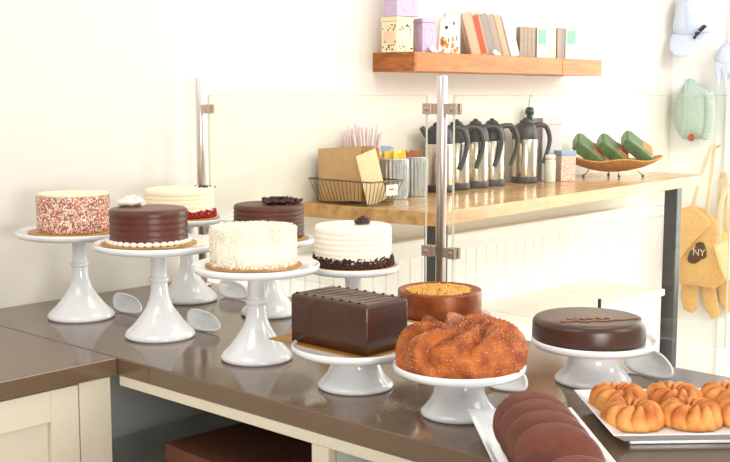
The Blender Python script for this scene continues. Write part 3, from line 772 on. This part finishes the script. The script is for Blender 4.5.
simple_tin(3.955, 2.475, ZW, radians(-30), .068, .065, .128, M['floral'], M['blue_lid'], 'small floral patterned tin with pale blue lid beside the wicker bowl', lid_h=.022)

# wicker bowl with coffee bags: long leaf shaped bowl, turned square to the shop
BX, BY, BR = 4.265, 2.43, radians(-47.6)
t = thing('wicker_bowl', 'leaf shaped woven wicker bowl on small wire feet holding green bags', 'bowl', (BX, BY, ZW), BR)
LB, WB = .218, .12
def bowl(u, v):
    x = (u*2-1); yv = (v*2-1)
    wy = WB*(max(0, 1-abs(x)**2.2))**.6 + .002
    z = .030 + .062*abs(x)**2.0 + .035*yv*yv*(1-x*x) + .006*sin(6*x+1)*abs(yv) + .0022*sin(x*95)*cos(yv*38)
    return (LB*x, wy*yv, z+.016*yv*yv*(1-x*x))
o = obj('woven_shell', MB().grid(bowl, 90, 30), M['wicker'], t); sd = o.modifiers.new('sol', 'SOLIDIFY'); sd.thickness = .006
for (x, y) in ((-.13, -.03), (0.02, -.055), (.13, -.03), (0, .06)):
    m = MB().tube([(x*.8, y*.8, .034), (x, y, .008)], .002, 6).ball((x, y, .0072), .0068); obj('foot', m, M['leg_dark'], t)
def coffee_bag(lx, ly, lz, rx, ry, rzz, label):
    c, s_ = cos(BR), sin(BR)
    t = thing('coffee_bag', label, 'coffee bag', (BX+c*lx-s_*ly, BY+s_*lx+c*ly, ZW+lz), 0, 'green coffee bags in the wicker bowl')
    t.rotation_euler = (Matrix.Rotation(BR, 3, 'Z') @ Matrix.Rotation(rzz, 3, 'Z') @ Matrix.Rotation(ry, 3, 'Y') @ Matrix.Rotation(rx, 3, 'X')).to_euler()
    # brick bag: length along x, width y, thickness z
    sx, sy, sz = .142, .112, .057
    m = MB()
    def f(u, v):
        a = 2*pi*v; k = 7.0
        cy = abs(cos(a))**(2/k)*(1 if cos(a) >= 0 else -1); cz = abs(sin(a))**(2/k)*(1 if sin(a) >= 0 else -1)
        e = 1 if .1 < u < .9 else (.93 if .02 < u < .98 else .84)
        return (sx*(u-.5), sy/2*cy*e, sz/2*cz*e*(1+.05*sin(7*u+a*2)))
    m.grid(f, 15, 32, cv=True); n = 32
    m.add([f(0, k/n) for k in range(n)], [tuple(range(n))]); m.add([f(1, k/n) for k in range(n)], [tuple(reversed(range(n)))])
    obj('bag_body', m, M['green_bag'], t)
    obj('end_fold', MB().box((-sx/2-.002, 0, .006), (.006, sy*.8, sz*.42)), M['green_bag'], t, bevel=.002)
    obj('printed_label', MB().box((sx*.24, 0, sz/2+.0012), (.05, sy*.74, .0016)), M['orange'], t, label='orange label')
coffee_bag(-.104, .0, .118, radians(28), radians(36), radians(6), 'dark green coffee bag with orange label at the left of the bowl')
coffee_bag(.002, .0, .118, radians(28), radians(36), radians(6), 'dark green coffee bag with orange label in the middle of the bowl')
coffee_bag(.108, .0, .130, radians(28), radians(36), radians(6), 'dark green coffee bag with orange label at the right of the bowl')

# ================================================================== WALL SHELF
ZS = 1.628; YS = 2.437
t = thing('wall_shelf', 'thick honey brown wooden shelf on the wall with tins and books', 'shelf', (3.53, YS, ZS))
obj('board', MB().box((-.135, (YW-.001-YS)/2, -.033), (.93, YW-.001-YS, .066)), M['oak'], t, bevel=.002)
obj('board', MB().box((.485, (YW-.001-YS)/2-.001, -.034), (.308, YW-.001-YS, .067)), M['oak'], t, bevel=.002)
obj('end_block', MB().box((-.606, (YW-.001-YS)/2, -.033), (.010, YW-.001-YS, .0665)), M['oak_end'], t, label='darker end grain')
# tins turned so that a corner points at the room
def flower_print(face, sx, sy, sz, seed=1):
    rnd = random.Random(seed); m = MB()
    for i in range(34):
        u = rnd.uniform(-.42, .42); v = rnd.choice([rnd.uniform(.06, .24), rnd.uniform(.68, .92), rnd.uniform(.1, .9)])
        if abs(u) < .25 and .28 < v < .66: continue
        d = rnd.uniform(.002, .0045)
        if face == 'f': m.box((u*sx, -sy/2-.0005, v*sz), (d*1.4, .001, d))
        else: m.box((-sx/2-.0005, u*sy, v*sz), (.001, d*1.4, d))
    return m
def oval_print(face, sx, sy, sz):
    m = MB(); pts = []
    for k in range(25):
        a = 2*pi*k/24; u = .30*cos(a); v = .5+.36*sin(a)
        pts.append((u*sx, -sy/2-.0008, v*sz) if face == 'f' else (-sx/2-.0008, u*sy, v*sz))
    return m.tube(pts, .0011, 5)
simple_tin(2.942, 2.535, ZS, radians(-8), .076, .084, .122, M['cream_tin'], M['cream_tin'], 'cream tin with dark floral print at the left of the shelf', lid_h=.016,
           panels=[('f', M['ink'], lambda f, a, b, c: flower_print(f, a, b, c, 3)), ('l', M['ink'], lambda f, a, b, c: flower_print(f, a, b, c, 4)),
                   ('l', M['peach'], lambda f, a, b, c: MB().box((-a/2-.0002, 0, c*.47), (.0005, b*.62, c*.42)))])
simple_tin(3.040, 2.492, ZS, radians(-16), .058, .058, .120, M['lilac'], M['lilac'], 'lilac tin with pale oval print beside the cream tin', lid_h=.016,
           panels=[('f', M['lilac_lt'], oval_print), ('l', M['lilac_lt'], oval_print)])
simple_tin(2.955, 2.528, ZS+.1224, radians(-16), .092, .086, .120, M['lilac'], M['lilac'], 'lilac tin stacked on top of the cream tin', lid_h=.016,
           panels=[('f', M['lilac_lt'], oval_print), ('l', M['lilac_lt'], oval_print)])
def carton_print(seed, small=False):
    def fn(face, sx, sy, sz):
        rnd = random.Random(seed); m = MB()
        for i in range(9):
            u = rnd.uniform(-.3, .3); v = rnd.uniform(.05, .42); a = rnd.uniform(-.7, .7)
            R = Matrix.Rotation(a, 3, 'Y')
            m.box((u*sx, -sy/2-.0006, v*sz), (.009, .0012, .017), R)
        return m
    return fn
def ink_print(face, sx, sy, sz):
    return MB().box((0, -sy/2-.0007, sz*.78), (.010, .001, .012)).box((.012, -sy/2-.0007, .40*sz), (.003, .001, .016)).box((-.013, -sy/2-.0007, .43*sz), (.003, .001, .014))
t = simple_tin(3.120, 2.470, ZS+.001, radians(-40), .046, .030, .120, M['box_white'], M['box_white'], 'white carton with orange print leaning beside the lilac tin', 'carton', 'carton', lid_h=.004, panels=[('f', M['orange_pt'], carton_print(3)), ('f', M['ink'], ink_print)])
t.rotation_euler = (0, radians(5), radians(-40))
simple_tin(3.200, 2.495, ZS, radians(-36), .054, .040, .146, M['box_white'], M['box_white'], 'taller white carton with orange print beside the leaning books', 'carton', 'carton', lid_h=.004, panels=[('f', M['orange_pt'], carton_print(8)), ('f', M['ink'], ink_print)])

def book(x, y, sx, sy, sz, tilt, cover, label, group, pages=None, spine=None, extra=None, nm='book'):
    # sx thickness along the shelf, sy depth, spine towards the room (-y)
    t = thing(nm, label, 'book', (x, y, ZS+.0005), 0, group)
    t.rotation_euler = (Matrix.Rotation(radians(-42), 3, 'Z') @ Matrix.Rotation(tilt, 3, 'Y')).to_euler()
    obj('cover', MB().box((-sx/2+.0012, 0, sz/2), (.0024, sy, sz)).box((sx/2-.0012, 0, sz/2), (.0024, sy, sz)).box((0, -sy/2+.0012, sz/2), (sx, .0024, sz)), cover, t)
    obj('pages', MB().box((0, .003, sz/2), (sx-.005, sy-.008, sz-.006)), M['tag_white'], t)
    if spine is not None: obj('spine_band', MB().box((0, -sy/2-.0006, sz*.5), (sx*.6, .001, sz*.9)), spine, t)
    if extra: extra(t, sx, sy, sz)
    return t
tl = radians(-15)
def swap_front(t, sx, sy, sz): obj('front_cover', MB().box((-sx/2-.0006, 0, sz/2), (.001, sy*.97, sz*.98)), M['tan_bk'], t)
def silverface(t, sx, sy, sz): obj('glossy_jacket', MB().box((sx*.12, -sy/2-.0008, sz/2), (sx*.74, .0012, sz)), M['silver'], t)
x = 3.345
lb = [('tan_bk', None, 'wide tan book at the left end of the leaning row'), ('tan_bk', 'red_bk', 'leaning book with a bright coral red spine'), ('grey_bk', None, 'grey leaning book right of the coral red spine'),
      ('taupe', None, 'taupe leaning book, fourth of the leaning row'), ('tan_bk', None, 'tan leaning book just before the silvery cover'), ('grey_bk', None, 'leaning book with silvery glossy cover at the right of the row')]
for i, (cv, spn, lab) in enumerate(lb):
    th = (.038, .034, .032, .032, .030, .046)[i]
    book(x+th*.65, 2.515, th, .07, .164, tl, M[cv], lab, 'leaning books on the shelf', spine=M[spn] if spn else None, extra=silverface if i == 5 else None); x += th*1.36+.003
x = 3.632
for i, lab in enumerate(['slim taupe book nearest the silvery cover', 'slim taupe book second in the upright set', 'slim taupe book third in the upright set', 'slim taupe book beside the mint printed box']):
    book(x+.014, 2.50, .018, .06, .118, 0, M['taupe'], lab, 'slim upright taupe books'); x += .0268
def face_print(mt, z0=.1, z1=.95):
    return lambda f, a, b, c: MB().box((0, -b/2-.0006, c*(z0+z1)/2), (a*.8, .001, c*(z1-z0)))
simple_tin(3.779, 2.50, ZS, radians(-30), .046, .062, .122, M['box_white'], M['box_white'], 'white carton with pale mint print right of the slim books', 'carton', 'carton', lid_h=.004, panels=[('f', M['mint'], face_print(0, .45, .95)), ('l', M['taupe'], lambda f, a, b, c: MB().box((-a/2-.0004, 0, c/2), (.0008, b*.98, c)))])
simple_tin(3.850, 2.505, ZS, radians(-30), .052, .050, .142, M['cream_tin'], M['box_white'], 'taller cream tin with white lid among the shelf cartons', lid_h=.022, panels=[('f', M['pale_green'], face_print(0, .4, .95)), ('l', M['taupe'], lambda f, a, b, c: MB().box((-a/2-.0004, 0, c/2), (.0008, b*.98, c)))])
book(3.902, 2.492, .019, .06, .124, 0, M['taupe'], 'narrow brown grey book beside the tall cream tin', 'narrow books by the last carton')
book(3.930, 2.492, .019, .06, .124, 0, M['grey_bk'], 'narrow grey book touching the last tall carton', 'narrow books by the last carton')
o = obj('box', MB().box((0, 0, .0675), (.07, .03, .135)), M['yellow'], None, (3.940, 2.59, ZS), bevel=.002); tag(o, 'yellow box with only its top edge showing behind narrow books', 'box')
simple_tin(3.985, 2.49, ZS, radians(-30), .052, .050, .126, M['box_white'], M['box_white'], 'last tall white and mint carton on the right of the shelf', 'carton', 'carton', lid_h=.004, panels=[('f', M['mint'], face_print(0, .5, .97)), ('l', M['grey_bk'], lambda f, a, b, c: MB().box((-a/2-.0004, 0, c/2), (.0008, b*.98, c)))])
simple_tin(4.060, 2.50, ZS, radians(-30), .060, .05, .040, M['box_white'], M['box_white'], 'low white box at the right end of the shelf', 'box', 'box', lid_h=.008, panels=[('l', M['grey_bk'], lambda f, a, b, c: MB().box((-a/2-.0004, 0, c/2), (.0008, b*.98, c)))])
def paper(x, y, label):
    m = MB()
    def f(u, v): return (.036*(u-.5), .016*(v-.5), .003+.010*(1-abs(u*2-1))*v+.012*v)
    m.grid(f, 7, 4); o = obj('paper_slip', m, M['tag_white'], None, (x, y, ZS-.002)); sd = o.modifiers.new('s', 'SOLIDIFY'); sd.thickness = .002; sd.offset = 1
    tag(o, label, 'paper')
paper(3.415, 2.447, 'small curled white paper slip in front of the leaning books')
paper(3.035, 2.446, 'small white paper slip between the lilac tin and cartons')

# ================================================================== RIGHT WALL: CAP, BEANIE, SCARF, TOTE BAGS
def hook(y, z, label):
    o = obj('wall_hook', MB().tube(smoothpath([(XR-.001, y, z), (XR-.03, y, z-.006), (XR-.055, y, z-.006), (XR-.062, y, z+.012)], 4), .004, 8).lathe([(0, 0), (.001, 0)], 6, (XR-.01, y, z)), M['steel'], None)
    tag(o, label, 'hook', 'hooks on the right wall')
def on(X): return lambda a, b, d: (X-d, a, b)
SHIFT_FROM = len(COL.objects)
t = thing('baseball_cap', 'pale blue baseball cap with a small emblem hanging on the wall', 'cap', (0, 0, 0))
crown = smooth2([(2.565, 1.80), (2.552, 1.896), (2.513, 1.971), (2.451, 1.992), (2.398, 1.955), (2.370, 1.868), (2.366, 1.790), (2.40, 1.762), (2.47, 1.750), (2.535, 1.765)])
obj('crown', MB().pillow(crown, .075, on(5.13), 8), M['cap'], t)
def brim(u, v):
    a = pi*(u); w = .104
    y = 2.457+w*cos(a)*(1-.06*v); z = 1.782-.012*sin(a)-(.11*sin(a)**.75)*v+.004; X = 5.115-.085*v*sin(a)**.7-.03*sin(a)-.0
    return (X, y, z)
o = obj('brim', MB().grid(brim, 30, 10), M['cap'], t); sd = o.modifiers.new('s', 'SOLIDIFY'); sd.thickness = .005
m = MB().tube(smoothpath([(5.06, 2.452, 1.985), (5.047, 2.455, 1.90), (5.06, 2.458, 1.80)], 5), .0025, 6).tube(smoothpath([(5.10, 2.40, 1.95), (5.068, 2.415, 1.87), (5.075, 2.41, 1.79)], 5), .0025, 6).tube(smoothpath([(5.10, 2.53, 1.93), (5.066, 2.51, 1.87), (5.075, 2.50, 1.79)], 5), .0025, 6)
obj('seams', m, M['cap'], t)
m = MB(); rnd = random.Random(4)
for k in range(16): m.ball((5.054-rnd.uniform(0, .002), 2.418-.0036*k, 1.763+.0034*k+rnd.uniform(-.008, .008)), .0075, 6, 5)
obj('emblem', m, M['ink'], t, label='dark embroidered emblem')
t = thing('knit_beanie', 'sage green knitted slouch beanie hanging below the cap', 'beanie', (0, 0, 0))
be = smooth2([(2.476, 1.563), (2.423, 1.529), (2.365, 1.494), (2.351, 1.408), (2.366, 1.272), (2.412, 1.261), (2.475, 1.254), (2.507, 1.268), (2.535, 1.307), (2.553, 1.366), (2.546, 1.455), (2.516, 1.514)], 5)
obj('knit_body', MB().pillow(be, .06, on(5.14), 8), M['sage'], t)
m = MB()
for k in range(26):
    z = 1.268+.222*k/25; y = 2.352-.012*sin(pi*k/25)
    m.tube([(5.10, y+.024, z), (5.085, y, z), (5.10, y-.022, z+.001)], .0042, 6)
obj('ribbed_brim', m, M['sage_lt'], t)
m = MB().tube(smoothpath([(5.10, 2.476, 1.556), (5.080, 2.470, 1.45), (5.083, 2.472, 1.36), (5.10, 2.488, 1.275)], 5), .006, 7); obj('fold_ridge', m, M['sage'], t)
m = MB()
for k in range(6): m.ball((5.075, 2.425+.012*cos(k*pi/3), 1.272+.012*sin(k*pi/3)), .009, 7, 6, (.5, 1, 1))
obj('flower_patch', m.ball((5.07, 2.425, 1.272), .007), M['rust'], t, label='small rust red flower patch')
t = thing('fringed_scarf', 'pale blue fringed knit piece hanging at the right picture edge', 'scarf', (0, 0, 0))
obj('knit_body', MB().pillow(smooth2([(2.342, 1.66), (2.327, 1.695), (2.293, 1.728), (2.245, 1.745), (2.205, 1.735), (2.195, 1.68), (2.21, 1.62), (2.25, 1.60), (2.29, 1.605), (2.33, 1.625)], 4), .045, on(5.13), 6), M['cap'], t)
m = MB()
for k in range(13):
    y = 2.320-.0095*k; L = .075+.03*sin(k*1.7)+.004*k
    m.tube(smoothpath([(5.105, y, 1.635), (5.10, y+.003*sin(k), 1.635-L*.5), (5.108, y-.004*sin(k*2), 1.63-L)], 3), [.0085, .009, .009, .008, .007, .005, .003], 6)
obj('fringe', m, M['cap'], t)

def tote(name_label, outline, X, depth, mt, straps, back=.5):
    t = thing('tote_bag', name_label, 'tote bag', (0, 0, 0), 0, 'tote bags hanging on the right wall')
    obj('bag_body', MB().pillow(outline, depth, on(X), 6, back, True), mt, t)
    for s_ in straps: obj('strap', MB().strap(smoothpath(s_, 5), .022, .003, (.25, 1, 0)), M['strap'], t)
    return t
def dens(pts, n=4):
    out = []
    for i in range(len(pts)):
        a, b = pts[i], pts[(i+1) % len(pts)]
        for k in range(n): out.append((a[0]+(b[0]-a[0])*k/n, a[1]+(b[1]-a[1])*k/n))
    return out
main = dens([(2.480, .905), (2.405, .933), (2.347, .917), (2.285, .867), (2.222, .785), (2.215, .584), (2.285, .527), (2.373, .532), (2.476, .53), (2.480, .762)])
t = tote('tan jute tote bag with a dark printed badge and folded corner', main, 5.10, .035, M['jute'],
         [[(5.075, 2.412, .90), (5.085, 2.375, 1.077), (5.12, 2.349, 1.205), (5.13, 2.336, 1.235)], [(5.085, 2.336, .895), (5.095, 2.326, 1.07), (5.125, 2.328, 1.20), (5.13, 2.333, 1.235)]])
flap = [(2.455, .922), (2.395, .940), (2.298, .858), (2.306, .842), (2.374, .768), (2.448, .672), (2.462, .668), (2.462, .772)]
vs = [(5.048, a, b) for a, b in flap]+[(5.056, a, b) for a, b in flap]; n = len(flap)
obj('folded_corner', MB().add(vs, [tuple(range(n)), tuple(reversed(range(n, 2*n)))]+[(i, n+i, n+(i+1) % n, (i+1) % n) for i in range(n)]), M['jute'], t, bevel=.002)
bd = smooth2([(2.415, .665), (2.400, .712), (2.378, .722), (2.370, .752), (2.340, .758), (2.325, .735), (2.318, .690), (2.345, .672), (2.365, .655), (2.390, .648)], 4)
vs = [(5.0585, a, b) for a, b in bd]+[(5.064, a, b) for a, b in bd]; n = len(bd)
bdo = obj('printed_badge', MB().add(vs, [tuple(range(n)), tuple(reversed(range(n, 2*n)))]+[(i, n+i, n+(i+1) % n, (i+1) % n) for i in range(n)]), M['badge'], t, label='dark brown rounded badge')
tc = bpy.data.curves.new('lettering', 'FONT'); tc.body = "NY"; tc.size = .048; tc.extrude = .0006; tc.align_x = 'CENTER'; tc.align_y = 'CENTER'
to = bpy.data.objects.new('lettering', tc); COL.objects.link(to); bpy.context.view_layer.update()
lm = bpy.data.meshes.new_from_object(to.evaluated_get(bpy.context.evaluated_depsgraph_get())); bpy.data.objects.remove(to)
to = bpy.data.objects.new('lettering', lm); COL.objects.link(to); to.parent = bdo; lm.materials.clear(); lm.materials.append(M['strap'])
to.location = (5.0570, 2.355, .706); to.rotation_euler = (radians(90), 0, radians(-90))
tote('small tan tote bag hanging lowest left below the badge bag', dens([(2.485, .60), (2.388, .60), (2.390, .464), (2.393, .402), (2.424, .378), (2.468, .397), (2.484, .451)]), 5.145, .013, M['jute'], [])
tote('narrow tan tote bag hanging below the middle of the badge bag', dens([(2.385, .60), (2.315, .60), (2.284, .446), (2.271, .392), (2.311, .361), (2.344, .397), (2.373, .464)]), 5.150, .013, M['jute'], [])
tote('tan tote bag hanging below right, with a pale fold, at the picture edge', dens([(2.318, .66), (2.215, .66), (2.205, .458), (2.235, .401), (2.278, .445)]), 5.155, .018, M['jute'],
     [[(5.135, 2.293, .655), (5.14, 2.300, .90), (5.155, 2.298, 1.081), (5.155, 2.278, 1.09), (5.14, 2.263, .976), (5.135, 2.25, .655)]])
tote('cream canvas tote bag at the right picture edge over the jute bags', dens([(2.276, .755), (2.16, .790), (2.14, .602), (2.209, .587), (2.242, .652)]), 5.045, .018, M['jute_lt'],
     [[(5.03, 2.240, .765), (5.05, 2.252, .93), (5.11, 2.245, 1.035), (5.115, 2.225, 1.04), (5.05, 2.20, .93), (5.03, 2.19, .78)]])
hook(2.334, 1.232, 'metal wall hook carrying the jute tote bag straps')
hook(2.288, 1.085, 'metal wall hook carrying the straps at the picture edge')

for o in list(COL.objects)[SHIFT_FROM:]:
    if o.parent is None: o.location.y += .03
# thin green peg beyond the glazed cake
p = thing('price_peg', 'thin dark green peg standing behind the wide glazed cake', 'peg', (2.015, 1.168, ZC))
obj('peg_stem', MB().box((0, 0, .068), (.006, .006, .128)), M['bottle_green'], p, bevel=.001)
obj('peg_base', MB().lathe([(0, 0), (.016, 0), (.016, .004), (.006, .006), (0, .006)], 24), M['bottle_green'], p)
